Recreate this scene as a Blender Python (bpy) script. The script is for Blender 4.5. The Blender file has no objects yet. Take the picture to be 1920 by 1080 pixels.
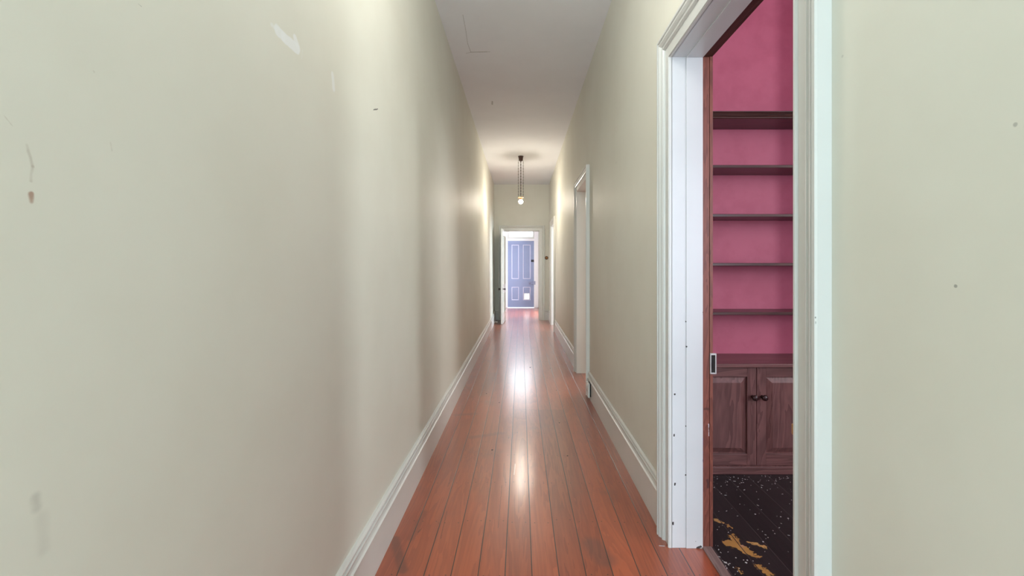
import bpy, bmesh, math, random
from mathutils import Vector
random.seed(7)
S = bpy.context.scene
COL = S.collection
PI = math.pi

# ------------------------------------------------------------------ camera
F, VX, VY, CH = 853.333, 976.5, 502.0, 1.25      # focal in pixels, vanishing point, eye height
cam = bpy.data.cameras.new('camera'); cam.lens = 16; cam.sensor_width = 36
cam.shift_x = -(VX - 960) / 1920; cam.shift_y = -(540 - VY) / 1920
cam.clip_start = 0.02; cam.clip_end = 200
camo = bpy.data.objects.new('camera', cam); COL.objects.link(camo)
camo.location = (0, 0, CH); camo.rotation_euler = (PI / 2, 0, 0); S.camera = camo

# ------------------------------------------------------------------ world, exposure
S.view_settings.view_transform = 'Standard'; S.view_settings.look = 'None'
S.view_settings.gamma = 1.0; S.view_settings.use_curve_mapping = False
S.view_settings.exposure = 0.12
w = bpy.data.worlds.new('sky'); S.world = w; w.use_nodes = True
w.node_tree.nodes['Background'].inputs[0].default_value = (0.86, 0.93, 1.0, 1)
w.node_tree.nodes['Background'].inputs[1].default_value = 3.0

# ------------------------------------------------------------------ daylight at the openings, plus an added south fill
def area(name, loc, target, sx, sy, power, color):
    l = bpy.data.lights.new(name, 'AREA'); l.shape = 'RECTANGLE'; l.size = sx; l.size_y = sy
    l.energy = power; l.color = color
    o = bpy.data.objects.new(name, l); COL.objects.link(o); o.location = loc
    d = Vector(target) - Vector(loc); o.rotation_euler = d.to_track_quat('-Z', 'Y').to_euler()
    return o
area('garden_door_daylight', (0.02, -2.3, 1.45), (0.02, 5, 1.25), 1.15, 2.7, 46, (0.60, 0.88, 0.95))
area('pink_room_window_daylight', (4.98, -0.45, 2.1), (0.9, 1.9, 1.5), 0.8, 1.9, 98, (0.86, 0.96, 0.96))
area('added_pink_room_south_fill', (2.5, -1.47, 1.6), (1.4, 3.0, 1.2), 1.1, 1.8, 30, (0.76, 0.80, 1.0))  # unseen second window, added to light the alcove wall from the front
area('second_room_window_daylight', (3.2, 7.2, 1.9), (2.0, 5.0, 1.3), 1.3, 1.7, 90, (1.0, 0.97, 0.92))
area('third_room_window_daylight', (4.4, 8.4, 1.9), (0.7, 9.5, 1.4), 0.9, 1.7, 210, (0.72, 0.87, 1.0))
area('front_hall_daylight', (1.55, 12.3, 1.7), (0, 13.6, 1.0), 0.9, 1.9, 210, (0.80, 0.87, 1.0))
area('front_hall_transom_daylight', (0, 14.55, 2.55), (0, 8, 0.6), 0.75, 0.5, 32, (0.92, 0.96, 1.0))

# ------------------------------------------------------------------ materials
def new_mat(name):
    m = bpy.data.materials.new(name); m.use_nodes = True
    return m, m.node_tree, m.node_tree.nodes['Principled BSDF']
def N(nt, t, **kw):
    n = nt.nodes.new(t)
    for k, v in kw.items(): setattr(n, k, v)
    return n
def setin(nt, sock, v):
    if isinstance(v, bpy.types.NodeSocket): nt.links.new(v, sock)
    else: sock.default_value = v
def M(nt, op, a, b=None, c=None, clamp=False):
    n = N(nt, 'ShaderNodeMath', operation=op, use_clamp=clamp)
    setin(nt, n.inputs[0], a)
    if b is not None: setin(nt, n.inputs[1], b)
    if c is not None: setin(nt, n.inputs[2], c)
    return n.outputs[0]
def mixc(nt, f, a, b):
    n = N(nt, 'ShaderNodeMix', data_type='RGBA')
    setin(nt, n.inputs[0], f); setin(nt, n.inputs[6], a); setin(nt, n.inputs[7], b)
    return n.outputs[2]
def noise(nt, vec, scale, detail=3, rough=0.5, mult=None, dist=0.0):
    if mult:
        v = N(nt, 'ShaderNodeVectorMath', operation='MULTIPLY'); nt.links.new(vec, v.inputs[0]); v.inputs[1].default_value = mult; vec = v.outputs[0]
    n = N(nt, 'ShaderNodeTexNoise'); nt.links.new(vec, n.inputs['Vector'])
    n.inputs['Scale'].default_value = scale; n.inputs['Detail'].default_value = detail
    n.inputs['Roughness'].default_value = rough; n.inputs['Distortion'].default_value = dist
    return n
def ramp(nt, f, p0, p1):
    n = N(nt, 'ShaderNodeMapRange', interpolation_type='SMOOTHSTEP')
    setin(nt, n.inputs[0], f); n.inputs[1].default_value = p0; n.inputs[2].default_value = p1
    return n.outputs[0]
def rgb(r, g, b):      # sRGB 0..255 -> linear
    f = lambda c: (c / 255 / 12.92) if c / 255 <= 0.04045 else ((c / 255 + 0.055) / 1.055) ** 2.4
    return (f(r), f(g), f(b), 1)
# capsule shaped stain: distance to the segment a-b
G = bpy.data.node_groups.new('stain', 'ShaderNodeTree')
for nm, st in (('P', 'NodeSocketVector'), ('A', 'NodeSocketVector'), ('AB', 'NodeSocketVector'), ('L2', 'NodeSocketFloat'), ('R', 'NodeSocketFloat'), ('Soft', 'NodeSocketFloat')):
    G.interface.new_socket(name=nm, in_out='INPUT', socket_type=st)
G.interface.new_socket(name='Mask', in_out='OUTPUT', socket_type='NodeSocketFloat')
gi = G.nodes.new('NodeGroupInput'); go = G.nodes.new('NodeGroupOutput')
def VM(nt, op, a, b=None, sc=None):
    n = N(nt, 'ShaderNodeVectorMath', operation=op); setin(nt, n.inputs[0], a)
    if b is not None: setin(nt, n.inputs[1], b)
    if sc is not None: setin(nt, n.inputs['Scale'], sc)
    return n
pa = VM(G, 'SUBTRACT', gi.outputs['P'], gi.outputs['A']).outputs[0]
h_ = M(G, 'DIVIDE', VM(G, 'DOT_PRODUCT', pa, gi.outputs['AB']).outputs['Value'], gi.outputs['L2'], clamp=True)
d_ = VM(G, 'LENGTH', VM(G, 'SUBTRACT', pa, VM(G, 'SCALE', gi.outputs['AB'], sc=h_).outputs[0]).outputs[0]).outputs['Value']
mr = N(G, 'ShaderNodeMapRange', interpolation_type='SMOOTHSTEP')
G.links.new(d_, mr.inputs[0]); G.links.new(gi.outputs['R'], mr.inputs[1])
G.links.new(M(G, 'ADD', gi.outputs['R'], gi.outputs['Soft']), mr.inputs[2])
mr.inputs[3].default_value = 1; mr.inputs[4].default_value = 0
G.links.new(mr.outputs[0], go.inputs['Mask'])
def add_marks(nt, vec, col, marks, wob=0.006, wscale=40):
    nz = noise(nt, vec, wscale, 2)
    off = VM(nt, 'SCALE', VM(nt, 'SUBTRACT', nz.outputs['Color'], (0.5, 0.5, 0.5)).outputs[0], sc=wob)
    P = VM(nt, 'ADD', vec, off.outputs[0]).outputs[0]
    for a, b, r, soft, strength, c in marks:
        g = N(nt, 'ShaderNodeGroup'); g.node_tree = G
        nt.links.new(P, g.inputs['P']); g.inputs['A'].default_value = a
        ab = Vector(b) - Vector(a)
        if ab.length < 1e-5: ab = Vector((1e-4, 1e-4, 1e-4))
        g.inputs['AB'].default_value = ab; g.inputs['L2'].default_value = ab.length_squared
        g.inputs['R'].default_value = r; g.inputs['Soft'].default_value = soft
        col = mixc(nt, M(nt, 'MULTIPLY', g.outputs[0], strength), col, c)
    return col
def paint(name, c, rough=0.6, var=0.06, marks=(), bump=0.03, bscale=60, wob=0.006, c2=None, coat=0.0, vscale=1.3):
    m, nt, b = new_mat(name)
    tc = N(nt, 'ShaderNodeTexCoord').outputs['Object']
    n1 = noise(nt, tc, vscale, 4, 0.6)
    dark = c2 or tuple(x * (1 - var * 2) for x in c[:3]) + (1,)
    col = mixc(nt, ramp(nt, n1.outputs['Fac'], 0.35, 0.7), c, dark)
    if marks: col = add_marks(nt, tc, col, marks, wob)
    nt.links.new(col, b.inputs['Base Color']); b.inputs['Roughness'].default_value = rough
    b.inputs['Coat Weight'].default_value = coat
    n2 = noise(nt, tc, bscale, 3); bp = N(nt, 'ShaderNodeBump'); bp.inputs['Strength'].default_value = bump; bp.inputs['Distance'].default_value = 0.01
    nt.links.new(n2.outputs['Fac'], bp.inputs['Height']); nt.links.new(bp.outputs[0], b.inputs['Normal'])
    return m
def plain(name, c, rough=0.5, metal=0.0, emit=None, es=0):
    m, nt, b = new_mat(name)
    tc = N(nt, 'ShaderNodeTexCoord').outputs['Object']
    n = noise(nt, tc, 35, 3)
    nt.links.new(mixc(nt, n.outputs['Fac'], c, tuple(x * 0.8 for x in c[:3]) + (1,)), b.inputs['Base Color'])
    b.inputs['Roughness'].default_value = rough; b.inputs['Metallic'].default_value = metal
    if emit: b.inputs['Emission Color'].default_value = emit; b.inputs['Emission Strength'].default_value = es
    return m
def wood(name, ca, cb, axis='z', rough=0.35, fig=10.0, grain=1.0, marks=(), wob=0.004, spec=0.5):
    m, nt, b = new_mat(name)
    tc = N(nt, 'ShaderNodeTexCoord').outputs['Object']
    mult = {'x': (0.08, 1, 1), 'y': (1, 0.08, 1), 'z': (1, 1, 0.12)}[axis]
    n1 = noise(nt, tc, fig, 4, 0.6, mult, 1.2)
    n2 = noise(nt, tc, fig * 9, 3, 0.6, mult)
    wv = M(nt, 'FRACT', M(nt, 'MULTIPLY', n1.outputs['Fac'], 9.0))
    f = M(nt, 'ADD', M(nt, 'MULTIPLY', ramp(nt, wv, 0.0, 1.0), 0.45 * grain), M(nt, 'MULTIPLY', n2.outputs['Fac'], 0.55), clamp=True)
    col = mixc(nt, f, ca, cb)
    if marks: col = add_marks(nt, tc, col, marks, wob)
    nt.links.new(col, b.inputs['Base Color']); b.inputs['Roughness'].default_value = rough
    b.inputs['Specular IOR Level'].default_value = spec
    bp = N(nt, 'ShaderNodeBump'); bp.inputs['Strength'].default_value = 0.15; bp.inputs['Distance'].default_value = 0.002
    nt.links.new(n2.outputs['Fac'], bp.inputs['Height']); nt.links.new(bp.outputs[0], b.inputs['Normal'])
    return m
def boards(name, base_a, base_b, gapc, x0, bw, rough, joints=(), nails=False, marks=(), grime=None, bump=0.5, wob=0.006, tint=0.35, rvar=0.12, gapw=0.0022, spec=0.5, coat=0.0):
    m, nt, b = new_mat(name)
    tc = N(nt, 'ShaderNodeTexCoord').outputs['Object']
    sp = N(nt, 'ShaderNodeSeparateXYZ'); nt.links.new(tc, sp.inputs[0]); X, Y = sp.outputs[0], sp.outputs[1]
    wb = noise(nt, tc, 1.2, 1, 0.5, (0.0, 1, 0))
    u = M(nt, 'DIVIDE', M(nt, 'ADD', M(nt, 'SUBTRACT', X, x0), M(nt, 'MULTIPLY', M(nt, 'SUBTRACT', wb.outputs['Fac'], 0.5), 0.006)), bw)
    cell = M(nt, 'FLOOR', u); fr = M(nt, 'SUBTRACT', u, cell)
    edge = M(nt, 'MULTIPLY', M(nt, 'MINIMUM', fr, M(nt, 'SUBTRACT', 1.0, fr)), bw)
    gap = M(nt, 'SUBTRACT', 1.0, ramp(nt, edge, gapw * 0.35, gapw))
    seg = cell
    for (jy, jx0, jx1) in joints:
        inx = M(nt, 'MULTIPLY', M(nt, 'GREATER_THAN', X, jx0), M(nt, 'LESS_THAN', X, jx1))
        jl = M(nt, 'SUBTRACT', 1.0, ramp(nt, M(nt, 'ABSOLUTE', M(nt, 'SUBTRACT', Y, jy)), 0.0012, 0.0035))
        gap = M(nt, 'MAXIMUM', gap, M(nt, 'MULTIPLY', jl, M(nt, 'MULTIPLY', inx, 0.6)))
        seg = M(nt, 'ADD', seg, M(nt, 'MULTIPLY', M(nt, 'GREATER_THAN', Y, jy), M(nt, 'MULTIPLY', inx, 37.3)))
    wn = N(nt, 'ShaderNodeTexWhiteNoise', noise_dimensions='1D'); nt.links.new(seg, wn.inputs['W'])
    cv = N(nt, 'ShaderNodeCombineXYZ'); nt.links.new(X, cv.inputs[0]); nt.links.new(Y, cv.inputs[1]); nt.links.new(M(nt, 'MULTIPLY', seg, 3.7), cv.inputs[2])
    n1 = noise(nt, cv.outputs[0], 9, 4, 0.6, (1, 0.07, 1), 1.0)
    n2 = noise(nt, cv.outputs[0], 90, 3, 0.6, (1, 0.05, 1))
    fig = ramp(nt, M(nt, 'FRACT', M(nt, 'MULTIPLY', n1.outputs['Fac'], 8.0)), 0, 1)
    f = M(nt, 'ADD', M(nt, 'MULTIPLY', fig, 0.35), M(nt, 'MULTIPLY', n2.outputs['Fac'], 0.5))
    f = M(nt, 'ADD', f, M(nt, 'MULTIPLY', M(nt, 'SUBTRACT', wn.outputs['Value'], 0.5), tint), clamp=True)
    col = mixc(nt, f, base_a, base_b)
    n3 = noise(nt, tc, 2.2, 5, 0.65)
    if grime: col = mixc(nt, M(nt, 'MULTIPLY', ramp(nt, n3.outputs['Fac'], 0.55, 0.75), 0.5), col, grime)
    if nails:
        # two nail heads across each board at every joist, 0.4 m apart
        v = M(nt, 'SUBTRACT', M(nt, 'FRACT', M(nt, 'DIVIDE', M(nt, 'SUBTRACT', Y, 2.045), 0.4)), 0.5)
        wn2 = N(nt, 'ShaderNodeTexWhiteNoise', noise_dimensions='2D')
        cc = N(nt, 'ShaderNodeCombineXYZ'); nt.links.new(cell, cc.inputs[0]); nt.links.new(M(nt, 'FLOOR', M(nt, 'DIVIDE', M(nt, 'SUBTRACT', Y, 2.045), 0.4)), cc.inputs[1])
        nt.links.new(cc.outputs[0], wn2.inputs['Vector'])
        vy = M(nt, 'ADD', M(nt, 'MULTIPLY', v, 0.4), M(nt, 'MULTIPLY', M(nt, 'SUBTRACT', wn2.outputs['Value'], 0.5), 0.03))
        ux = M(nt, 'MULTIPLY', M(nt, 'SUBTRACT', M(nt, 'ABSOLUTE', M(nt, 'SUBTRACT', fr, 0.5)), 0.3), bw)
        dd = M(nt, 'SQRT', M(nt, 'ADD', M(nt, 'MULTIPLY', vy, vy), M(nt, 'MULTIPLY', ux, ux)))
        nm = M(nt, 'SUBTRACT', 1.0, ramp(nt, dd, 0.0022, 0.0045))
        col = mixc(nt, M(nt, 'MULTIPLY', nm, 0.75), col, gapc)
        sc = noise(nt, tc, 26, 2, 0.5, (1, 0.35, 1))
        col = mixc(nt, M(nt, 'MULTIPLY', ramp(nt, sc.outputs['Fac'], 0.72, 0.78), 0.5), col, gapc)
    if marks: col = add_marks(nt, tc, col, marks, wob, 60)
    col = mixc(nt, gap, col, gapc)
    nt.links.new(col, b.inputs['Base Color'])
    r = M(nt, 'ADD', rough, M(nt, 'MULTIPLY', M(nt, 'SUBTRACT', n3.outputs['Fac'], 0.5), rvar))
    nt.links.new(r, b.inputs['Roughness']); b.inputs['Specular IOR Level'].default_value = spec; b.inputs['Coat Weight'].default_value = coat; b.inputs['Coat Roughness'].default_value = 0.42
    bp = N(nt, 'ShaderNodeBump'); bp.inputs['Strength'].default_value = bump; bp.inputs['Distance'].default_value = 0.002
    hgt = M(nt, 'ADD', M(nt, 'MULTIPLY', gap, -1.0), M(nt, 'MULTIPLY', n2.outputs['Fac'], 0.03))
    # boards cup very slightly
    cup = M(nt, 'MULTIPLY', M(nt, 'MULTIPLY', fr, M(nt, 'SUBTRACT', 1.0, fr)), 1.2)
    hgt = M(nt, 'ADD', hgt, cup)
    nt.links.new(hgt, bp.inputs['Height']); nt.links.new(bp.outputs[0], b.inputs['Normal'])
    return m

# pixel -> place helpers for the wear marks
def LW(px, py, x=-0.628):
    y = F * -x / (VX - px); return (x, y, CH + (VY - py) * y / F)
def RW(px, py, x=0.675):
    y = F * x / (px - VX); return (x, y, CH + (VY - py) * y / F)
def CE(px, py, z=3.235):
    y = F * (z - CH) / (VY - py); return ((px - VX) * y / F, y, z)
def FL(px, py):
    y = F * CH / (py - VY); return ((px - VX) * y / F, y, 0)
def YP(px, py, y):
    return ((px - VX) * y / F, y, CH + (VY - py) * y / F)
def lm(x0, y0, x1, y1, rpx, soft, s, c):
    a, b = LW(x0, y0), LW(x1, y1); k = a[1] / F
    return (a, b, rpx * k, soft * k, s, c)
BR = rgb(150, 132, 110); DK = rgb(95, 95, 90); GR = rgb(150, 150, 142); WH = rgb(238, 240, 240)
lmarks = [lm(520, 56, 531, 68, 8, 4, .85, WH), lm(533, 70, 558, 92, 9, 3, .9, WH), lm(510, 47, 520, 56, 2, 4, .5, WH), lm(554, 72, 560, 90, 6, 3, .8, WH),
    lm(624, 140, 626, 166, 4, 4, .65, WH),
    lm(46, 272, 57, 312, 2, 4, .5, BR), lm(57, 312, 54, 340, 2, 4, .45, BR), lm(53, 364, 55, 378, 4, 4, .75, rgb(160, 116, 92)), lm(0, 212, 46, 272, .5, 2, .4, BR),
    lm(62, 350, 110, 404, .5, 2, .4, BR), lm(110, 404, 145, 432, .5, 1.5, .4, BR), lm(145, 432, 230, 520, .4, 1.5, .4, GR),
    lm(88, 360, 112, 364, .8, 1.5, .7, DK), lm(8, 347, 36, 352, .5, 1, .4, DK), lm(205, 268, 208, 282, 1, 3, .4, BR), lm(174, 133, 175, 135, 1.5, 2, .35, BR),
    lm(290, 125, 293, 133, .4, 1, .55, DK), lm(293, 133, 298, 140, .4, 1, .55, DK), lm(259, 7, 264, 11, .5, 1, .4, DK), lm(232, 232, 268, 247, .4, 1.2, .35, DK),
    lm(59, 932, 61, 952, 2, 15, .45, rgb(135, 133, 125)), lm(66, 934, 92, 937, .5, 6, .4, rgb(135, 133, 125)), lm(70, 970, 74, 1030, 1, 20, .18, rgb(140, 138, 130)),
    lm(50, 735, 58, 742, 1.5, 2, .45, GR), lm(478, 866, 487, 918, .5, 1, .55, DK), lm(494, 878, 494, 881, .8, 1.2, .8, DK), lm(264, 800, 262, 640, .4, 1.5, .2, DK),
    lm(278, 826, 345, 790, .5, 1.5, .4, GR), lm(280, 862, 368, 798, .5, 3, .3, DK), lm(281, 908, 330, 860, .5, 3, .2, DK), lm(322, 845, 362, 812, .5, 2, .35, DK),
    lm(458, 1042, 497, 1008, .4, 1, .4, DK), lm(587, 930, 622, 909, .5, 1.3, .35, DK), lm(530, 795, 541, 790, .5, 1, .5, DK), lm(627, 664, 629, 661, .7, 1, .7, DK),
    lm(701, 206, 709, 204.5, .7, .8, .9, rgb(60, 60, 55)), lm(425, 473, 427, 475, .9, 1, .6, DK), lm(270, 1036, 273, 1039, 1, 2, .5, DK), lm(598, 706, 603, 704, .5, 1, .5, DK),
    lm(254, 659, 255, 661, 1, 1.2, .6, GR), lm(320, 960, 324, 957, .6, 1, .5, DK), lm(568, 93, 566, 110, .3, 1, .4, WH), lm(728, 745, 736, 735, .5, 1.2, .4, DK)]
CREAM = rgb(228, 227, 216); CREAM2 = rgb(223, 221, 209)
mat_wall_l = paint('cream_wall_paint_scuffed', CREAM, 0.55, marks=lmarks, c2=CREAM2, bump=0.10, bscale=9)
rm = lambda px, py, r, s: (RW(px, py), RW(px, py), r, r, s, DK)
mat_wall_r = paint('cream_wall_paint', CREAM, 0.55, marks=[rm(1792, 536, .0018, .6), rm(1904, 234, .002, .4), rm(1580, 105, .002, .2), rm(1155, 305, .004, .3)], c2=CREAM2, bump=0.10, bscale=9)
mat_wall = paint('cream_wall_paint_plain', CREAM, 0.55, c2=CREAM2, bump=0.08, bscale=9)
cr = rgb(140, 136, 132)
mat_ceil = paint('ceiling_paint', rgb(241, 243, 248), 0.8, c2=rgb(237, 239, 244), marks=[
    (CE(868, 28), CE(873, 55), .0008, .004, .4, cr), (CE(873, 55), CE(877, 82), .0008, .004, .4, cr), (CE(877, 82), CE(883, 98), .0008, .004, .45, cr),
    (CE(883, 98), CE(912, 97.3), .002, .005, .7, rgb(130, 126, 120)), (CE(912, 97.3), CE(919, 97.3), .001, .004, .6, cr), (CE(874, 100), CE(883, 98), .001, .004, .5, cr),
    (CE(923, 190), CE(923, 196), .004, .01, .5, cr)], bump=0.05, bscale=12)
chip = rgb(40, 35, 32)
def jm(px, py, r, c=chip, dx=0, dy=0): return (YP(px, py, 2.03), YP(px + dx, py + dy, 2.03), r, .0015, .95, c)
mat_trim = paint('white_gloss_trim', rgb(226, 226, 220), 0.28, var=0.03, bump=0.004, bscale=12)
mat_jamb = paint('white_gloss_jamb_chipped', rgb(219, 222, 225), 0.3, var=0.03, wob=0.01, bump=0.004, bscale=12, marks=[
    jm(1286, 603, .0025), jm(1286.5, 650, .003), jm(1265, 739, .003), jm(1264, 815, .003, dy=2), jm(1286, 799, .0025), jm(1285.5, 891, .0025), jm(1265, 906, .003, dy=3), jm(1262, 980, .003, dy=3),
    jm(1304, 1014, .002), jm(1307, 1027, .006, dx=6, dy=-3), jm(1316, 790, .003), jm(1316, 860, .002, dy=8), jm(1317, 585, .003, dy=6), jm(1316.5, 928, .002, dy=4)])
mat_casing1 = paint('white_gloss_casing_chipped', rgb(218, 219, 217), 0.3, var=0.03, wob=0.004, bump=0.004, bscale=12, marks=[
    ((.640, .988, 1.142), (.640, .988, 1.140), .0016, .001, .95, chip), ((.640, .988, 1.132), (.640, .988, 1.128), .0018, .001, .95, chip)])
mat_bright_trim = paint('daylit_white_trim', rgb(246, 246, 248), 0.3, var=0.01, bump=0.01)  # trim white lifted to put the strong front-hall daylight into the colour
mat_base = paint('white_gloss_baseboard', rgb(224, 222, 218), 0.32, var=0.03, bump=0.004, bscale=12)
RA, RB, RG = rgb(182, 87, 50), rgb(130, 56, 34), rgb(44, 20, 12)
fm = lambda px, py, px2, py2, r, s, c, st: (FL(px, py), FL(px2, py2), r, s, st, c)
fmarks = [fm(1110, 1020, 1135, 1050, .02, .05, rgb(85, 55, 52), .45), fm(885, 820, 940, 812, .01, .035, rgb(120, 62, 52), .4), fm(740, 1010, 755, 1070, .01, .02, rgb(90, 48, 36), .55),
    fm(795, 960, 770, 1010, .006, .02, rgb(100, 52, 38), .4), fm(905, 740, 925, 700, .02, .05, rgb(120, 66, 56), .35), fm(856, 778, 890, 776, .01, .03, rgb(120, 60, 48), .5),
    fm(838, 958, 826, 1010, .001, .002, rgb(96, 44, 30), .6), fm(941, 910, 934, 990, .0008, .0015, rgb(80, 40, 28), .6), fm(964, 890, 966, 870, .002, .002, rgb(190, 130, 110), .6)]
mat_floor = boards('red_brown_floorboards', RA, RB, RG, -0.0645, 0.11, 0.21, joints=[(4.0, -0.07, 0.375), (6.9, -0.5, -0.17)], nails=True, marks=fmarks, grime=rgb(134, 72, 54), bump=0.4, spec=0.7, gapw=0.0030, tint=0.55, coat=1.0)
OC = rgb(190, 142, 78); OC2 = rgb(205, 160, 98)
dm = [fm(1342, 975, 1354, 980, .010, .006, OC2, .9), fm(1366, 986, 1372, 990, .006, .005, OC, .9), fm(1373, 1005, 1379, 1014, .014, .006, OC, .95), fm(1366, 1018, 1390, 1026, .022, .007, OC, .95),
      fm(1388, 1026, 1404, 1036, .018, .007, OC, .95), fm(1404, 1038, 1422, 1044, .008, .008, OC, .9), fm(1408, 1017, 1430, 1024, .010, .006, OC2, .95), fm(1422, 1062, 1440, 1074, .012, .008, OC, .9),
      fm(1384, 1066, 1392, 1078, .004, .006, OC, .9), fm(1391, 1022, 1393, 1023, .007, .002, rgb(200, 150, 130), .9),
      fm(1338, 919, 1480, 915, .002, .003, rgb(70, 66, 64), .4)]
mat_dark_floor = boards('black_stained_floorboards', rgb(44, 38, 40), rgb(22, 19, 21), rgb(62, 54, 54), 0.86, 0.125, 0.38, marks=dm, bump=0.4, wob=0.055, tint=0.5, gapw=0.003)
mat_pink = paint('raspberry_wall_paint', rgb(202, 108, 134), 0.6, c2=rgb(193, 99, 125), var=0.05, bump=0.12, bscale=6, vscale=5)
mat_frame = wood('worn_reddish_frame_wood', rgb(150, 88, 72), rgb(98, 52, 44), 'z', 0.45, marks=[
    ((.84, 2.03, .55), (.842, 2.03, .50), .002, .002, .9, rgb(215, 210, 215)), ((.846, 2.03, .05), (.848, 2.03, .5), .0005, .003, .7, rgb(200, 196, 205)),
    ((.82, 2.03, .62), (.84, 2.03, .62), .004, .004, .6, rgb(70, 40, 36)), ((.81, 2.03, .0), (.81, 2.03, 1.3), .002, .003, .7, rgb(96, 50, 98)),
    ((.834, 2.03, .30), (.836, 2.03, .27), .004, .004, .7, rgb(60, 36, 40))], wob=0.012)
mat_frame_dark = wood('dark_stained_head_wood', rgb(92, 54, 42), rgb(56, 30, 24), 'y', 0.4)
mat_thresh = wood('grey_worn_threshold_wood', rgb(150, 126, 122), rgb(98, 78, 74), 'y', 0.5, marks=[((.852, .9, .02), (.852, 2.1, .02), .001, .006, .75, rgb(205, 205, 215))], wob=0.02)
WA, WB = rgb(136, 96, 92), rgb(80, 52, 50)
mat_cab = wood('dark_stained_cabinet_wood', WA, WB, 'z', 0.33, fig=5)
mat_cab_h = wood('dark_stained_cabinet_wood_across', WA, WB, 'x', 0.33, fig=5)
mat_shelf = wood('dark_stained_shaded_shelf_wood', rgb(88, 54, 46), rgb(46, 24, 21), 'x', 0.3, fig=5)  # cabinet stain darkened further to put underside shade into the shelf colour
mat_knob = plain('dark_turned_wood', rgb(56, 34, 34), 0.2)
mat_lav = paint('lavender_door_paint', rgb(146, 158, 192), 0.35, var=0.02, c2=rgb(142, 154, 188), bump=0.02)
mat_lavm = paint('pale_lavender_moulding_paint', rgb(214, 216, 236), 0.4, var=0.02, bump=0.02)
mat_black = plain('black_enamel', rgb(28, 28, 44), 0.35)
mat_lock = plain('painted_steel', rgb(140, 142, 172), 0.3, 0.5)
mat_brass = plain('aged_brass', rgb(176, 126, 84), 0.3, 0.9)
mat_bake = plain('dark_brown_bakelite', rgb(66, 36, 24), 0.25)
mat_chain = plain('dull_chain_metal', rgb(96, 86, 80), 0.4, 0.8)
mat_plastic = plain('white_plastic', rgb(232, 232, 228), 0.3)
mat_darkgap = plain('dark_recess', rgb(22, 20, 20), 0.7)
mat_chips = plain('chipped_white_paint', rgb(214, 212, 214), 0.6)
mat_bulb = plain('lit_bulb_glass', (1, 1, 1, 1), 0.3, 0, (1.0, 0.90, 0.76, 1), 520)
mat_fill_globe = plain('lit_fill_globe_glass', (1, 1, 1, 1), 0.4, 0, (1.0, 0.98, 0.90, 1), 34)  # emission of the unseen globe added to fill the near hall
mat_conc = plain('pale_concrete', rgb(225, 225, 225), 0.8)
mg, ntg, bg = new_mat('clear_glass'); bg.inputs['Transmission Weight'].default_value = 1; bg.inputs['Roughness'].default_value = 0.02; bg.inputs['IOR'].default_value = 1.02
mat_white_room = paint('pale_room_paint', rgb(232, 229, 222), 0.7)

# ------------------------------------------------------------------ mesh helpers
def bx(bm, x0, x1, y0, y1, z0, z1, mi=0):
    v = [bm.verts.new(p) for p in ((x0, y0, z0), (x1, y0, z0), (x1, y1, z0), (x0, y1, z0), (x0, y0, z1), (x1, y0, z1), (x1, y1, z1), (x0, y1, z1))]
    fs = []
    for q in ((0, 3, 2, 1), (4, 5, 6, 7), (0, 1, 5, 4), (1, 2, 6, 5), (2, 3, 7, 6), (3, 0, 4, 7)):
        f = bm.faces.new([v[i] for i in q]); f.material_index = mi; fs.append(f)
    return v
def loft(bm, loops, closed_profile=True, cap=True):
    L = [[bm.verts.new(p) for p in lp] for lp in loops]
    n = len(L[0])
    for a, b in zip(L, L[1:]):
        for i in range(n if closed_profile else n - 1):
            j = (i + 1) % n; bm.faces.new((a[i], a[j], b[j], b[i]))
    if cap: bm.faces.new(L[0][::-1]); bm.faces.new(L[-1])
    return L
def lathe(bm, prof, origin, axis='z', seg=24):
    ox, oy, oz = origin; rings = []
    for r, h in prof:
        ring = []
        for k in range(seg):
            a = 2 * PI * k / seg; c, s = r * math.cos(a), r * math.sin(a)
            ring.append({'z': (ox + c, oy + s, oz + h), 'y': (ox + c, oy + h, oz + s), 'x': (ox + h, oy + c, oz + s)}[axis])
        rings.append(ring)
    loft(bm, rings)
def tube(bm, pts, r, seg=8):
    loops = []
    for i, p in enumerate(pts):
        a = Vector(pts[max(0, i - 1)]); b = Vector(pts[min(len(pts) - 1, i + 1)]); d = (b - a).normalized()
        u = d.orthogonal().normalized(); v = d.cross(u)
        loops.append([tuple(Vector(p) + r * (math.cos(2 * PI * k / seg) * u + math.sin(2 * PI * k / seg) * v)) for k in range(seg)])
    loft(bm, loops)
def obj(name, bm, mats, parent=None, bevel=0, smooth=False):
    bmesh.ops.recalc_face_normals(bm, faces=bm.faces)
    me = bpy.data.meshes.new(name); bm.to_mesh(me); bm.free()
    for m in (mats if isinstance(mats, (list, tuple)) else [mats]): me.materials.append(m)
    o = bpy.data.objects.new(name, me); COL.objects.link(o)
    if parent: o.parent = parent
    if smooth:
        for p in me.polygons: p.use_smooth = True
        try: me.set_sharp_from_angle(angle=math.radians(35))
        except Exception: pass
    if bevel:
        md = o.modifiers.new('bevel', 'BEVEL'); md.width = bevel; md.segments = 2; md.limit_method = 'ANGLE'
    return o
def struct(name, bm, mats, label=None, **kw):
    o = obj(name, bm, mats, **kw)
    o['kind'] = 'structure'
    if label: o['label'] = label
    return o
def thing(name, label, cat, loc=(0, 0, 0), group=None, rz=0):
    o = bpy.data.objects.new(name, None); COL.objects.link(o); o.location = loc; o.rotation_euler = (0, 0, rz); o.empty_display_size = 0.05
    o['label'] = label; o['category'] = cat
    if group: o['group'] = group
    return o
def tag(o, label, cat, group=None, kind=None):
    o['label'] = label; o['category'] = cat
    if group: o['group'] = group
    if kind: o['kind'] = kind
    return o
B = bmesh.new

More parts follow.
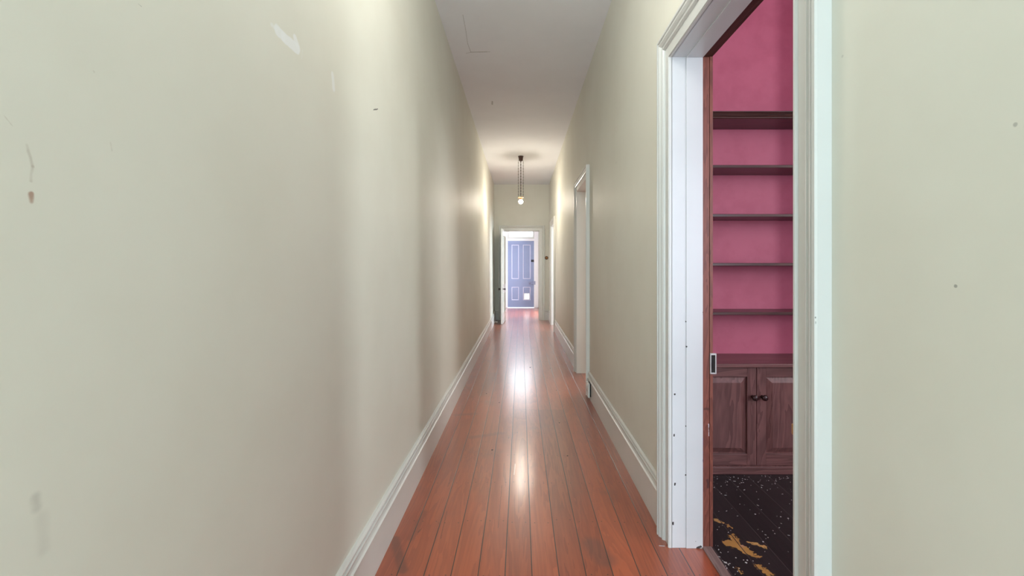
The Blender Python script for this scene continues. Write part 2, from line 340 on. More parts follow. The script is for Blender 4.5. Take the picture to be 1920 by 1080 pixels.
# ------------------------------------------------------------------ room shell
H = 3.235; XR = 0.675; XW = 0.838; YB = 10.85; YN = -2.2
LWB, LWT = -0.616, -0.638                  # the left wall leans a little
def lean(z): return LWB + (LWT - LWB) * z / H
OP1 = (1.103, 2.03, 2.19); OP2 = (4.58, 5.39, 2.148); OP3 = (9.0, 9.915, 2.148)    # openings y0,y1,ztop
OPB = (-0.395, 0.44, 2.128)                # opening in the end wall, x0,x1,ztop
YB2 = 11.0; YF = 14.2

bm = B()
v = [(lean(-.0), YN, 0), (lean(0), YB, 0), (lean(H), YB, H), (lean(H), YN, H)]
loft(bm, [[(p[0], p[1], p[2]) for p in v], [(p[0] - .15, p[1], p[2]) for p in v]])
struct('wall_left', bm, mat_wall_l, 'long scuffed cream plaster wall on the left of the hallway')

def wall_x(x0, x1, y0, y1, ops, ztop, mats, pink=None):
    bm = B(); y = y0; J = 0.02
    def seg(a, b, za, zb):
        bx(bm, x0, x1, a, b, za, zb)
    for (a, b, t) in ops:
        seg(y, a - J, 0, ztop); seg(a - J, b + J, t + J, ztop); y = b + J
    seg(y, y1, 0, ztop)
    if pink is not None:
        for f in bm.faces:
            c = f.calc_center_median()
            if c.x > x1 - 1e-4 and c.y < 3.1: f.material_index = 1
    return bm
struct('wall_right', wall_x(XR, XW, YN, YB, [OP1, OP2, OP3], H, None, pink=1), [mat_wall_r, mat_pink], 'cream plaster wall on the right of the hallway with three doorways')
# end wall
bm = B(); J = 0.02
bx(bm, lean(0) - .1, OPB[0] - J, YB, YB2, 0, H); bx(bm, OPB[1] + J, XR + .1, YB, YB2, 0, H); bx(bm, OPB[0] - J, OPB[1] + J, YB, YB2, OPB[2] + J, H)
struct('wall_end', bm, mat_wall, 'cream end wall of the hallway around the inner doorway')
# near wall behind the camera with the garden door opening
bm = B(); bx(bm, -.78, -.57, YN - .12, YN, 0, H); bx(bm, .61, XR + .15, YN - .12, YN, 0, H); bx(bm, -.57, .61, YN - .12, YN, 2.85, H)
struct('wall_near', bm, mat_wall)
bm = B(); bx(bm, -.8, XW, YN - .2, YB2, H, H + .1); struct('ceiling', bm, mat_ceil, 'white hallway ceiling with a fine crack')
bm = B(); bx(bm, -1.0, 0.81, YN - .3, YF + .04, -.05, 0); struct('floor', bm, mat_floor, 'red-brown polished hallway floorboards')
bm = B(); bx(bm, 0.81, 5.2, -1.6, 3.25, -.05, -0.0005); struct('floor_pink_room', bm, mat_dark_floor, 'black stained floorboards of the pink room with ochre patches')
bm = B(); bx(bm, 0.81, 4.7, 3.25, 10.95, -.05, -0.0005); struct('floor_side_rooms', bm, mat_floor)

# ---- baseboards
def base_prof(t=0.022, h=0.235):
    return [(0, 0), (t, 0), (t, h * .70), (t + .004, h * .715), (t + .004, h * .745), (t - .004, h * .76), (t - .009, h * .80), (t - .006, h * .86), (t + .001, h * .90), (t + .001, h * .915), (t - .009, h * .92), (t - .009, h * .935), (t - .005, h * .94), (t - .006, h * .97), (t - .014, h), (0, h)]
def baseboard_y(bm, xface, sgn, y0, y1, t=0.022, h=0.235, leanf=None):
    P = base_prof(t, h)
    lp = lambda y: [((leanf(z) if leanf else xface) + sgn * u, y, z) for u, z in P]
    loft(bm, [lp(y0), lp(y1)])
CW = 0.115                                  # casing width
bm = B(); baseboard_y(bm, 0, 1, YN, YB, 0.024, 0.225, leanf=lean); struct('baseboard_left', bm, mat_base, 'tall white moulded baseboard along the left wall')
bm = B()
for a, b in ((YN, OP1[0] - CW), (OP1[1] + CW, OP2[0] - CW), (OP2[1] + CW, OP3[0] - CW), (OP3[1] + CW, YB)):
    baseboard_y(bm, XR, -1, a, b, 0.018)
struct('baseboard_right', bm, mat_base, 'tall white moulded baseboard along the right wall')
bm = B(); P = base_prof(0.02)
for a, b in ((lean(0) + .02, -.538), (.565, XR - .02)):
    loft(bm, [[(x, YB - u, z) for u, z in P] for x in (a, b)])
struct('baseboard_end', bm, mat_base)

# ---- door casings (mitred) and linings
CP = [(0, 0), (0, .012), (.003, .017), (.009, .017), (.012, .010), (.016, .011), (.055, .013), (.056, .018), (.061, .024), (.067, .026), (.070, .021), (.076, .020), (.079, .026), (.088, .033), (.094, .034), (.097, .028), (.100, .028), (.102, .036), (.112, .036), (CW, .031), (CW, 0)]
def casing(xf, sgn, y0, y1, zt, mat, name, label=None, axis='x', sc=1.0):
    bm = B(); loops = []
    for k in range(4):
        lp = []
        for u, vv in CP:
            u *= sc
            yy = (y0 - u) if k < 2 else (y1 + u); zz = 0 if k in (0, 3) else zt + u
            lp.append((xf + sgn * vv, yy, zz) if axis == 'x' else (yy, xf + sgn * vv, zz))
        loops.append(lp)
    loft(bm, loops)
    return struct(name, bm, mat, label)
casing(XR, -1, *OP1, mat_casing1, 'trim_1', 'white moulded casing around the nearest doorway on the right')
casing(XR, -1, *OP2, mat_trim, 'trim_2', 'white moulded casing around the middle doorway on the right')
casing(XR, -1, *OP3, mat_trim, 'trim_3', 'white moulded casing around the farthest doorway on the right')
casing(YB, -1, *OPB, mat_trim, 'trim_4', 'white casing around the inner doorway at the end', axis='y', sc=1.12)
def lining(name, y0, y1, zt, x0, x1, mat, th=.02, stop=None, label=None, axis='x'):
    bm = B()
    def b_(a, b, c, d, e, f):
        bx(bm, a, b, c, d, e, f) if axis == 'x' else bx(bm, c, d, a, b, e, f)
    b_(x0, x1, y0 - th, y0, 0, zt + th); b_(x0, x1, y1, y1 + th, 0, zt + th); b_(x0, x1, y0, y1, zt, zt + th)
    if stop:
        a, b, t = stop
        b_(a, b, y0, y0 + t, 0, zt); b_(a, b, y1 - t, y1, 0, zt); b_(a, b, y0 + t, y1 - t, zt - t, zt)
    return struct(name, bm, mat, label, bevel=.0012)
jamb1 = lining('trim_5', *OP1, XR - .003, .811, mat_jamb, stop=(.737, .811, .004), label='chipped white door jamb of the nearest doorway')
lining('trim_6', *OP2, XR - .002, XW + .01, mat_trim, stop=(.78, .82, .012), label='white door jamb of the middle doorway')
lining('trim_7', *OP3, XR - .002, XW + .01, mat_trim, stop=(.78, .82, .012), label='white door jamb of the farthest doorway')
lining('trim_8', *OPB, YB - .002, YB2 + .002, mat_trim, stop=(YB + .05, YB + .08, .012), axis='y', label='white jamb of the inner doorway at the end')
# brown room-side frame of the near doorway: legs and head
bm = B()
y0, y1, zt = OP1
for s, yy in ((-1, y0), (1, y1)):
    a, b = (yy - .02, yy - .002) if s < 0 else (yy + .002, yy + .02)
    bx(bm, .8115, .842, a, b, 0, zt + .002)
    a, b = (yy - .10, yy - .006) if s < 0 else (yy + .006, yy + .10)
    bx(bm, .845, .860, a, b, 0, zt + .006)
struct('trim_9', bm, mat_frame, 'worn reddish-brown bare wood edge of the nearest doorway', bevel=.002)
bm = B(); bx(bm, .8115, .842, y0 - .02, y1 + .02, zt + .002, zt + .022); bx(bm, .845, .860, y0 - .10, y1 + .10, zt + .006, zt + .10)
struct('trim_10', bm, mat_frame_dark, 'dark stained wooden head of the nearest doorway', bevel=.002)
bm = B(); bx(bm, .808, .851, y0 - .004, y1 + .004, 0, .006); struct('trim_11', bm, mat_thresh, 'worn grey wooden threshold strip of the nearest doorway', bevel=.002)

# ------------------------------------------------------------------ pink room shell
PY = 3.07
bm = B(); bx(bm, XW, 5.0, PY, PY + .12, 0, H); struct('wall_north', bm, mat_pink, 'raspberry pink wall behind the alcove shelves')
bm = B(); bx(bm, 2.04, 3.4, 2.72, PY, 0, H); struct('wall_chimney', bm, mat_pink)
# east wall with window hole, south wall with an opening added for fill
bm = B(); wy0, wy1, wz0, wz1 = -.85, -.05, 1.15, 3.05
bx(bm, 4.8, 4.92, -1.5, wy0, 0, H); bx(bm, 4.8, 4.92, wy1, PY, 0, H); bx(bm, 4.8, 4.92, wy0, wy1, 0, wz0); bx(bm, 4.8, 4.92, wy0, wy1, wz1, H)
struct('wall_east', bm, mat_pink)
bm = B(); bx(bm, XW, 1.9, -1.5, -1.38, 0, H); bx(bm, 3.1, 4.9, -1.5, -1.38, 0, H); bx(bm, 1.9, 3.1, -1.5, -1.38, 0, .65); bx(bm, 1.9, 3.1, -1.5, -1.38, 2.55, H); struct('wall_south', bm, mat_pink)
bm = B()
for a, b, c, d in ((1.9, 1.95, .65, 2.55), (3.05, 3.1, .65, 2.55), (1.9, 3.1, .65, .70), (1.9, 3.1, 2.5, 2.55), (1.9, 3.1, 1.58, 1.62)): bx(bm, a, b, -1.46, -1.41, c, d)
struct('added_window_3', bm, mat_trim)  # frame of the added south opening, out of view
bm = B(); bx(bm, XW, 5.0, -1.5, PY + .1, H, H + .1); struct('ceiling_pink_room', bm, mat_ceil)
bm = B()
for a, b, c, d in ((wy0, wy0 + .05, wz0, wz1), (wy1 - .05, wy1, wz0, wz1), (wy0, wy1, wz0, wz0 + .05), (wy0, wy1, wz1 - .05, wz1), (wy0, wy1, 2.08, 2.12)):
    bx(bm, 4.83, 4.89, a, b, c, d)
struct('window_1', bm, mat_trim)
# side rooms beyond doorways 2 and 3
def room(name, x0, x1, y0, y1, win, far=False):
    bm = B(); a, b, c, d = win; t = .08
    bx(bm, x0, x1, y0, y0 + t, 0, H); bx(bm, x0, x1, y0, y1, H, H + t)
    if far:
        bx(bm, x1 - t, x1, y0, y1, 0, H)
        bx(bm, x0, a, y1 - t, y1, 0, H); bx(bm, b, x1, y1 - t, y1, 0, H); bx(bm, a, b, y1 - t, y1, 0, c); bx(bm, a, b, y1 - t, y1, d, H)
        struct(name, bm, mat_white_room); return
    bx(bm, x0, x1, y1 - t, y1, 0, H)
    X1 = x1
    bx(bm, X1 - t, X1, y0, a, 0, H); bx(bm, X1 - t, X1, b, y1, 0, H); bx(bm, X1 - t, X1, a, b, 0, c); bx(bm, X1 - t, X1, a, b, d, H)
    struct(name, bm, mat_white_room)
room('wall_second_room', XW, 4.3, 3.4, 7.15, (2.5, 3.9, 1.0, 2.8), True)
room('wall_third_room', XW, 4.3, 7.8, 10.9, (7.95, 8.9, 1.0, 2.8))

# ------------------------------------------------------------------ front hall beyond the inner doorway
bm = B(); bx(bm, -1.0, -.9, YB2, YF, 0, H); struct('wall_front_hall_left', bm, mat_white_room)
bm = B(); bx(bm, .9, 1.0, YB2, 11.8, 0, H); bx(bm, .9, 1.0, 12.8, YF, 0, H); bx(bm, .9, 1.0, 11.8, 12.8, 2.2, H); struct('wall_front_hall_right', bm, mat_white_room)
bm = B(); bx(bm, -1.0, 1.0, YB2, YF + .1, H, H + .1); struct('ceiling_front_hall', bm, mat_ceil)
bm = B(); bx(bm, .9, 2.0, 11.2, 13.4, -.05, -.001); struct('floor_front_room', bm, mat_floor)
bm = B(); bx(bm, 1.7, 1.8, 11.2, 13.4, 0, 2.6); bx(bm, 1.0, 1.8, 11.1, 11.2, 0, 2.6); bx(bm, 1.0, 1.8, 13.4, 13.5, 0, 2.6); bx(bm, 1.0, 1.8, 11.1, 13.5, 2.6, 2.7); struct('wall_front_room', bm, mat_white_room)
DX0, DX1, DT = -.41, .4145, 2.09
TX0, TX1, TZ0, TZ1 = -.36, .375, 2.215, 2.62
bm = B()
bx(bm, -1.0, DX0, YF, YF + .12, 0, H); bx(bm, DX1, 1.0, YF, YF + .12, 0, H); bx(bm, DX0, DX1, YF, YF + .12, TZ1, H)
bx(bm, DX0, TX0, YF, YF + .12, DT, TZ1); bx(bm, TX1, DX1, YF, YF + .12, DT, TZ1); bx(bm, TX0, TX1, YF, YF + .12, DT, TZ0)
struct('wall_front', bm, mat_trim, 'white frame wall around the lavender front door')
bm = B()
for a, b, c, d in ((DX0 - .13, DX0 - .005, 0, 2.75), (DX1 + .005, DX1 + .13, 0, 2.75), (DX0 - .005, DX1 + .005, DT + .005, DT + .06), (DX0 - .005, DX1 + .005, 2.62, 2.75)):
    bx(bm, a, b, YF - .03, YF, c, d)
struct('trim_12', bm, mat_bright_trim, 'white casing around the lavender front door', bevel=.006)
bm = B(); bx(bm, TX0, TX1, YF + .06, YF + .065, TZ0, TZ1); struct('window_2', bm, mg, 'bright transom window above the lavender front door')
bm = B(); bx(bm, -4, 4, YF + .1, YF + 9, -.12, -.03); struct('ground', bm, mat_conc)

# ------------------------------------------------------------------ panelled doors
def panel_door(name, label, w, h, t, mat, matm, panels, hole=None, mould=.014, field=.010):
    """door in the local xz plane, x 0..w, front face y=0, back face y=t; panels as (x0,x1,z0,z1)"""
    xs = sorted({0, w} | {p[0] for p in panels} | {p[1] for p in panels} | ({hole[0], hole[1]} if hole else set()))
    zs = sorted({0, h} | {p[2] for p in panels} | {p[3] for p in panels} | ({hole[2], hole[3]} if hole else set()))
    bm = B()
    for i in range(len(xs) - 1):
        for j in range(len(zs) - 1):
            cx, cz = (xs[i] + xs[i + 1]) / 2, (zs[j] + zs[j + 1]) / 2
            inp = any(p[0] < cx < p[1] and p[2] < cz < p[3] for p in panels)
            if hole and hole[0] < cx < hole[1] and hole[2] < cz < hole[3]: continue
            a, b = (field, t - field) if inp else (0, t)
            bx(bm, xs[i], xs[i + 1], a, b, zs[j], zs[j + 1])
    o = obj(name, bm, mat); o['kind'] = 'structure'; o['label'] = label
    for (x0, x1, z0, z1) in panels:
        for face, sg in ((0, 1), (t, -1)):
            bm = B(); loops = []
            m_ = mould
            for cx, cz, sx, sz in ((x0, z0, 1, 1), (x1, z0, -1, 1), (x1, z1, -1, -1), (x0, z1, 1, -1)):
                loops.append([(cx + sx * u, face + sg * d, cz + sz * u) for u, d in ((0, -.002), (m_ * .3, -.006), (m_ * .7, -.002), (m_, field * .8), (m_, field), (0, field))])
            L = [[bm.verts.new(p) for p in lp] for lp in loops]
            for k in range(4):
                a, b = L[k], L[(k + 1) % 4]
                for i in range(6): bm.faces.new((a[i], a[(i + 1) % 6], b[(i + 1) % 6], b[i]))
            obj('panel_moulding', bm, matm, o)
    return o
# front door: y 14.2
W = DX1 - DX0 - .006
fx = lambda px: (px - VX) * YF / F - DX0 - .003
fz = lambda py: CH + (VY - py) * YF / F - .018
pans = [(fx(959.1), fx(972.8), fz(523.2), fz(458.7)), (fx(980.5), fx(994.8), fz(523.2), fz(458.7)), (fx(959.1), fx(972.8), fz(563), fz(538)), (fx(980.5), fx(994.8), fz(563), fz(538))]
hole = (fx(982.8), fx(992.6), fz(561.4), fz(550.4))
fd = panel_door('door_1', 'lavender four-panel front door with a cat flap', W, DT - .022, .045, mat_lav, mat_lavm, pans, hole, mould=.024)
fd.location = (DX0 + .003, YF + .02, .018)
bm = B()
for a, b, c, d in ((hole[0] - .012, hole[0] + .006, hole[2] - .012, hole[3] + .012), (hole[1] - .006, hole[1] + .012, hole[2] - .012, hole[3] + .012), (hole[0], hole[1], hole[2] - .012, hole[2] + .006), (hole[0], hole[1], hole[3] - .006, hole[3] + .012)):
    bx(bm, a, b, .0, .03, c, d)
o = obj('cat_flap_frame', bm, mat_plastic, fd); o['label'] = 'white square cat flap frame in the lower right panel'
bm = B(); bx(bm, hole[0] + .006, hole[1] - .006, .02, .024, hole[2] + .006, hole[3] - .006); obj('cat_flap_pane', bm, mg, fd)
bm = B(); bx(bm, fx(995.8), W + .0, -.035, 0, fz(491.2), fz(487)); lathe(bm, [(0.0, -.06), (.012, -.058), (.014, -.05), (.008, -.04), (.008, -.034)], (fx(998), 0, (fz(491.2) + fz(487)) / 2), 'y', 12)
o = obj('night_latch', bm, mat_black, fd, bevel=.003); o['label'] = 'black night latch'
bm = B(); bx(bm, fx(991.7), W, -.028, 0, fz(533.6), fz(527)); rl = obj('rim_lock', bm, mat_lock, fd, bevel=.003)
bm = B(); lathe(bm, [(.004, -.085), (.02, -.08), (.024, -.068), (.018, -.055), (.009, -.05), (.009, -.028)], (fx(994), 0, (fz(533.6) + fz(527)) / 2), 'y', 16); obj('lock_knob', bm, mat_lock, rl, smooth=True)
# keeper on the frame belongs to the trim: a small box beside the lock
bm = B(); bx(bm, DX1 + .006, DX1 + .035, YF - .056, YF - .03, fz(533.6) + .018, fz(527) + .018); struct('trim_13', bm, mat_lock, 'steel lock keeper on the front door frame', bevel=.002)

# open inner door at the end of the hallway, hinged on the left
W2, H2 = .81, 2.10
st = .105
p2 = [(st, W2 / 2 - .045, .86, 1.97), (W2 / 2 + .045, W2 - st, .86, 1.97), (st, W2 / 2 - .045, .24, .68), (W2 / 2 + .045, W2 - st, .24, .68)]
idr = panel_door('door_2', 'white four-panel inner door standing open at the end of the hallway', W2, H2, .038, mat_trim, mat_trim, p2, mould=.018, field=.012)
# local +x runs from the hinge towards the camera; local y=0 face looks left, back face looks right
ang = -PI / 2 - math.radians(3.0)
idr.location = (OPB[0] + .001, YB - .042, .008); idr.rotation_euler = (0, 0, ang)
for yk, sg in ((0, -1), (.038, 1)):
    bm = B(); lathe(bm, [(.024, 0), (.024, sg * .004), (.009, sg * .006), (.009, sg * .028), (.02, sg * .034), (.027, sg * .046), (.02, sg * .058), (.004, sg * .061)], (W2 - .06, yk, .77), 'y', 20)
    o = obj('door_knob', bm, mat_knob, idr, smooth=True); o['label'] = 'dark round door knob'
bm = B()
for z in (.25, 1.0, 1.85): lathe(bm, [(.006, 0), (.006, .09)], (0.0, -.002, z), 'z', 10)
obj('hinge', bm, mat_brass, idr)

# ------------------------------------------------------------------ alcove cabinet and shelves in the pink room
CX0, CX1, CY = .866, 2.035, 2.755
cab = thing('alcove_cabinet', 'dark-stained wooden low cabinet with two panelled doors under the pink alcove shelves', 'cabinet', (1.4, 2.9, 0))
def loc(bm_): 
    bmesh.ops.translate(bm_, verts=bm_.verts, vec=(-1.4, -2.9, 0)); return bm_
bm = B()
bx(bm, CX0, CX1, CY + .022, PY - .002, .05, .645)
obj('body', loc(bm), mat_cab, cab)
bm = B(); bx(bm, CX0, CX1, CY, CY + .022, .046, .052); bx(bm, CX0, 1.0, CY, CY + .0215, .052, .645); bx(bm, 1.858, CX1, CY, CY + .0215, .052, .645); bx(bm, 1.0, 1.858, CY + .001, CY + .0215, .6465, .648)
obj('face_frame', loc(bm), mat_cab, cab)
bm = B(); bx(bm, CX0, CX1, CY - .004, CY + .03, .0, .034); bx(bm, CX0, CX1, CY - .010, CY + .03, .034, .046)
obj('plinth', loc(bm), mat_cab_h, cab, bevel=.002)
bm = B(); bx(bm, CX0, CX1, CY - .024, PY - .002, .650, .672)
obj('worktop', loc(bm), mat_cab_h, cab, bevel=.004)
def cab_door(x0, x1, knobx):
    z0, z1 = .054, .645; s = .056
    a, b, c, e = x0 + s, x1 - s, z0 + .068, z1 - .056; g = .036
    d = B()                                   # the raised field with wide bevels carries the frame around it
    lp = lambda i, y: [(a + i, y, c + i), (b - i, y, c + i), (b - i, y, e - i), (a + i, y, e - i)]
    loft(d, [lp(-.01, CY + .0195), lp(-.01, CY + .014), lp(.006, CY + .014), lp(g, CY + .001), lp(g + .002, CY - .001)])
    do = obj('door', loc(d), mat_cab, cab)
    for xa in (x0, x1 - s):
        d = B(); bx(d, xa, xa + s, CY, CY + .02, z0, z1); obj('stile', loc(d), mat_cab, do, bevel=.0015)
    for za, zb_ in ((z0, z0 + .068), (z1 - .056, z1)):
        d = B(); bx(d, a, b, CY + .0005, CY + .02, za, zb_); obj('rail', loc(d), mat_cab_h, do, bevel=.0015)
    d = B(); lathe(d, [(.010, 0), (.009, -.010), (.008, -.016), (.015, -.022), (.0185, -.031), (.016, -.040), (.009, -.045), (.002, -.046)], (knobx, CY, .47), 'y', 20)
    obj('knob', loc(d), mat_knob, do, smooth=True)
cab_door(1.004, 1.4265, 1.403); cab_door(1.4295, 1.856, 1.461)
names = ['topmost dark wooden alcove shelf with a moulded front edge', 'second dark wooden alcove shelf from the top, below the moulded one', 'middle of the five dark wooden alcove shelves on the pink wall',
         'fourth dark wooden alcove shelf from the top, edge-on at eye height', 'lowest dark wooden alcove shelf, just above the low cabinet']
for i, (zb, t) in enumerate(((2.182, .022), (1.873, .018), (1.567, .018), (1.2616, .018), (.955, .018))):
    bm = B(); bx(bm, CX0, CX1, 2.838, PY - .001, zb, zb + t)
    if i:
        tag(obj('alcove_shelf', bm, mat_shelf, bevel=.002), names[i], 'shelf', 'dark wooden shelves in the pink alcove')
    else:
        r = thing('alcove_shelf', names[0], 'shelf', (1.4, 2.95, zb), 'dark wooden shelves in the pink alcove')
        def l2(b_): bmesh.ops.translate(b_, verts=b_.verts, vec=(-1.4, -2.95, -zb)); return b_
        obj('board', l2(bm), mat_shelf, r, bevel=.002)
        bm = B(); P = [(0, -.004), (.008, -.004), (.012, .000), (.012, .006), (.016, .010), (.020, .018), (.024, .026), (.030, .030), (.030, .037), (0, .037)]
        loft(bm, [[(x, 2.8375 - u + .006, zb + z) for u, z in P] for x in (CX0, CX1)])
        obj('front_moulding', l2(bm), mat_shelf, r)

# ------------------------------------------------------------------ hardware at the near doorway
k = thing('lock_keeper', 'chipped white-splashed metal lock keeper on the brown door frame', 'lock keeper', (.858, 2.03, .822))
bm = B(); z0, z1 = -.046, .046
for a, b, c, d in ((-.013, -.009, z0, z1), (.009, .014, z0, z1), (-.009, .009, z1 - .008, z1), (-.009, .009, z0, z0 + .006)):
    bx(bm, a, b, -.002, .0055, c, d)
obj('plate', bm, mat_chips, k, bevel=.001)
bm = B(); bx(bm, -.009, .009, .001, .0055, z0 + .006, z1 - .008); bx(bm, -.004, .003, -.001, .001, -.02, .016); obj('recess', bm, mat_darkgap, k)
bm = B()
bx(bm, .664, .690, 1.1032, 1.107, .846, .868)
lathe(bm, [(.003, .844), (.0045, .846), (.0045, .868), (.003, .870)], (.6640, 1.108, 0), 'z', 12)
o = obj('hinge', bm, mat_brass, jamb1); o['label'] = 'small aged brass hinge'

# ------------------------------------------------------------------ power socket on the baseboard
s_ = thing('power_socket', 'white surface-mounted power socket on the right baseboard beside the middle doorway', 'socket', (XR - .018, 4.31, .10))
bm = B(); bx(bm, -.012, .0, -.055, .055, -.06, .06); obj('mounting_box', bm, mat_darkgap, s_, bevel=.003)
bm = B(); bx(bm, -.030, -.012, -.06, .06, -.065, .065); obj('faceplate', bm, mat_plastic, s_, bevel=.003)
bm = B(); bx(bm, -.036, -.030, -.03, -.012, .02, .045); obj('switch', bm, mat_plastic, s_, bevel=.001)
for y in (-.016, .016):
    bm = B(); bx(bm, -.0305, -.0295, y - .002, y + .002, -.018, -.004); obj('pin_hole', bm, mat_darkgap, s_)
# ------------------------------------------------------------------ round switch on the end wall
sw = thing('round_light_switch', 'round antique brass light switch on a dark block on the end wall', 'light switch', (.613, YB, 1.485))
bm = B(); lathe(bm, [(.041, 0), (.041, -.008), (.036, -.014), (.002, -.014)], (0, 0, 0), 'y', 28); obj('pattress', bm, mat_bake, sw, smooth=True)
bm = B(); lathe(bm, [(.030, -.013), (.029, -.020), (.022, -.030), (.010, -.035), (.002, -.036)], (0, 0, 0), 'y', 28); obj('brass_dome', bm, mat_brass, sw, smooth=True)
bm = B(); lathe(bm, [(.004, -.034), (.0035, -.045), (.006, -.052), (.002, -.055)], (0, 0, -.004), 'y', 12); obj('toggle', bm, mat_brass, sw, smooth=True)
# ------------------------------------------------------------------ door stop
ds = thing('door_stop', 'small white door stop on the left baseboard behind the open inner door', 'door stop', (lean(.04) + .024, 10.12, .045))
bm = B(); lathe(bm, [(.018, 0), (.018, .004), (.010, .008), (.009, .055), (.012, .057)], (0, 0, 0), 'x', 14); obj('post', bm, mat_plastic, ds, smooth=True)
bm = B(); lathe(bm, [(.013, .057), (.014, .060), (.013, .072), (.004, .074)], (0, 0, 0), 'x', 14); obj('bumper', bm, mat_plastic, ds, smooth=True)

# ------------------------------------------------------------------ pendant lamp
PYL = 8.1; BZ = CH + (VY - 378) * PYL / F
pl = thing('pendant_lamp', 'bare lit bulb hanging on three chains from a brown ceiling rose', 'pendant lamp', (0, PYL, H))
bm = B(); lathe(bm, [(.048, 0), (.048, -.010), (.042, -.018), (.037, -.060), (.034, -.080), (.02, -.088), (.004, -.09)], (0, 0, 0), 'z', 24); obj('ceiling_rose', bm, mat_bake, pl, smooth=True)
zh = BZ - H + .075
for i in range(3):
    a = -PI / 2 + i * 2 * PI / 3; cx_, cy_ = .051 * math.cos(a), .051 * math.sin(a)
    bm = B(); z = -.072; kk = 0; Lk = .030
    tube(bm, [(cx_ * .6, cy_ * .6, -.07), (cx_, cy_, -.072)], .003, 6)
    while z - Lk > zh - .004:
        pts = []
        for q in range(9):
            t_ = 2 * PI * q / 8; u_, w_ = .0065 * math.cos(t_), Lk / 2 * math.sin(t_) * 1.1
            pts.append((cx_ + (u_ if kk % 2 else 0), cy_ + (0 if kk % 2 else u_), z - Lk / 2 + w_))
        tube(bm, pts, .0022, 5); z -= Lk * .86; kk += 1
    obj('chain', bm, mat_chain, pl)
bm = B(); tube(bm, [(0, 0, -.085), (.002, 0, -.3), (-.002, 0, -.5), (0, 0, zh)], .0048, 8); obj('flex', bm, mat_chain, pl, smooth=True)
bm = B(); lathe(bm, [(.004, zh + .012), (.018, zh + .008), (.05, zh + .002), (.052, zh - .006), (.022, zh - .008), (.021, zh - .036), (.004, zh - .037)], (0, 0, 0), 'z', 24); obj('lamp_holder', bm, mat_brass, pl, smooth=True)
zc = BZ - H
bm = B(); lathe(bm, [(.013, zc + .043), (.016, zc + .034), (.030, zc + .018), (.036, zc), (.033, zc - .018), (.022, zc - .032), (.010, zc - .038), (.001, zc - .0395)], (0, 0, 0), 'z', 24)
o = obj('bulb', bm, mat_bulb, pl, smooth=True); o['label'] = 'lit round bulb'

# ------------------------------------------------------------------ unseen globe lamp added to brighten the near walls
cl = thing('added_fill_globe', 'added frosted globe fill lamp out of view above the near hallway', 'added fill light', (0, 1.7, H))
bm = B(); lathe(bm, [(.05, 0), (.05, -.015), (.012, -.03), (.010, -.35), (.04, -.36), (.045, -.385), (.004, -.386)], (0, 0, 0), 'z', 24); obj('fitting', bm, mat_brass, cl, smooth=True)
bm = B(); lathe(bm, [(.045, -.386)] + [(.11 * math.cos(math.radians(a)), -.485 + .11 * math.sin(math.radians(a))) for a in range(55, -86, -14)] + [(.002, -.595)], (0, 0, 0), 'z', 28)
o = obj('globe', bm, mat_fill_globe, cl, smooth=True); o['label'] = 'lit frosted globe of the added fill lamp'

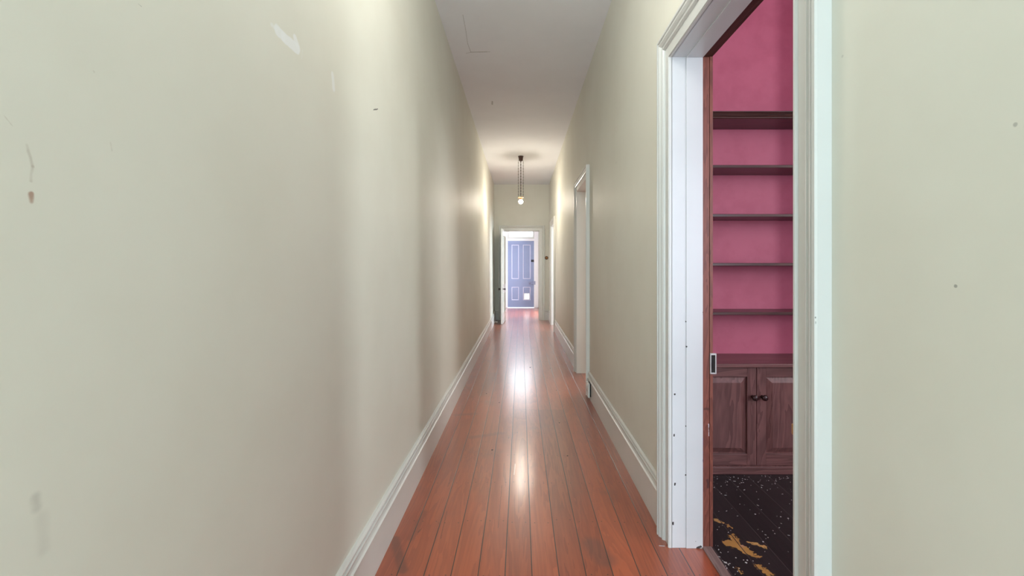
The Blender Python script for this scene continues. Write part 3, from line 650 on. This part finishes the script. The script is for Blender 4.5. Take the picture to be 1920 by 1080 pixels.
# ------------------------------------------------------------------ small debris
def chip_mesh(r, t, seg=6):
    bm = B(); pts = [(r * random.uniform(.5, 1.1) * math.cos(2 * PI * i / seg), r * random.uniform(.4, 1) * math.sin(2 * PI * i / seg)) for i in range(seg)]
    loft(bm, [[(x, y, 0) for x, y in pts], [(x * .8, y * .8, t) for x, y in pts]]); return bm
SL = ['largest dark speck on the hallway floorboards, beside the bright reflection', 'small dark speck on the floorboards opposite the near edge of the middle doorway',
      'dark speck on the floorboards nearest the camera, right of the middle board', 'dark speck on the floorboards nearest the left baseboard, low in the photo', 'dark speck on the floorboards level with the power socket, right of the reflection',
      'dark speck on the floorboards left of the bright floor reflection', 'dark speck on the floorboards just before the cross joint, right of centre', 'dark speck on the floorboards farthest to the left, near the left baseboard']
for i, (px, py) in enumerate([(994, 689), (1032, 691), (1064, 855), (923, 844), (1044, 732), (936, 755), (1049, 793), (912, 738)]):
    x, y, z = FL(px, py)
    o = obj('dirt_speck', chip_mesh(.007 + .006 * (i == 0), .003, 7), mat_darkgap)
    o.location = (x, y, .0003)
    tag(o, SL[i], 'dirt speck', 'dark specks on the hallway floorboards')
x, y, z = FL(1241, 1024)
bm = B(); bx(bm, -.013, .013, -.0011, .0011, 0, .0015); o = obj('splinter', bm, mat_chips, bevel=.0004); o.location = (x, y, .0003); o.rotation_euler = (0, 0, -.1)
tag(o, 'thin white splinter on the hallway floor before the nearest doorway casing', 'splinter')
bm = B(); rnd = random.Random(3)
spots = [(1380, 1046, .006), (1394, 1050, .007), (1401, 1050.5, .008), (1399, 1055, .009), (1431, 1016, .008), (1412, 1052, .004), (1440, 1008, .004), (1436, 1010, .003), (1442, 1057, .004), (1428, 914, .008), (1416, 964, .008), (1464, 969, .007), (1478, 972, .008), (1345, 993, .004), (1370, 995, .004), (1425, 902, .004), (1362, 1056, .005), (1371, 1010, .003)]
for px, py, r in spots:
    x, y, z = FL(px, py); c = chip_mesh(r * .62, .0012, 7)
    bmesh.ops.translate(c, verts=c.verts, vec=(x, y, 0)); me = bpy.data.meshes.new('t'); c.to_mesh(me); c.free(); bm.from_mesh(me); bpy.data.meshes.remove(me)
for i in range(330):
    if i < 90: x, y = rnd.uniform(1.0, 1.8), 2.74 - abs(rnd.gauss(0, .10))
    elif i < 200: x, y = .856 + abs(rnd.gauss(0, .02)), rnd.uniform(1.3, 2.1)
    else: x, y = rnd.uniform(.88, 1.7), rnd.uniform(1.6, 2.7)
    r = rnd.uniform(.0008, .0026); a = rnd.uniform(0, PI); l_ = r * rnd.choice((1, 1, 2, 3))
    pts = [(x + l_ * math.cos(t_) * math.cos(a) - r * math.sin(t_) * math.sin(a), y + l_ * math.cos(t_) * math.sin(a) + r * math.sin(t_) * math.cos(a)) for t_ in [k_ * PI / 3 for k_ in range(6)]]
    loft(bm, [[(p[0], p[1], 0) for p in pts], [(p[0], p[1], .001) for p in pts]])
o = obj('paint_flakes', bm, mat_chips); tag(o, 'scattered white paint flakes on the black floor of the pink room', 'paint flakes', kind='stuff')
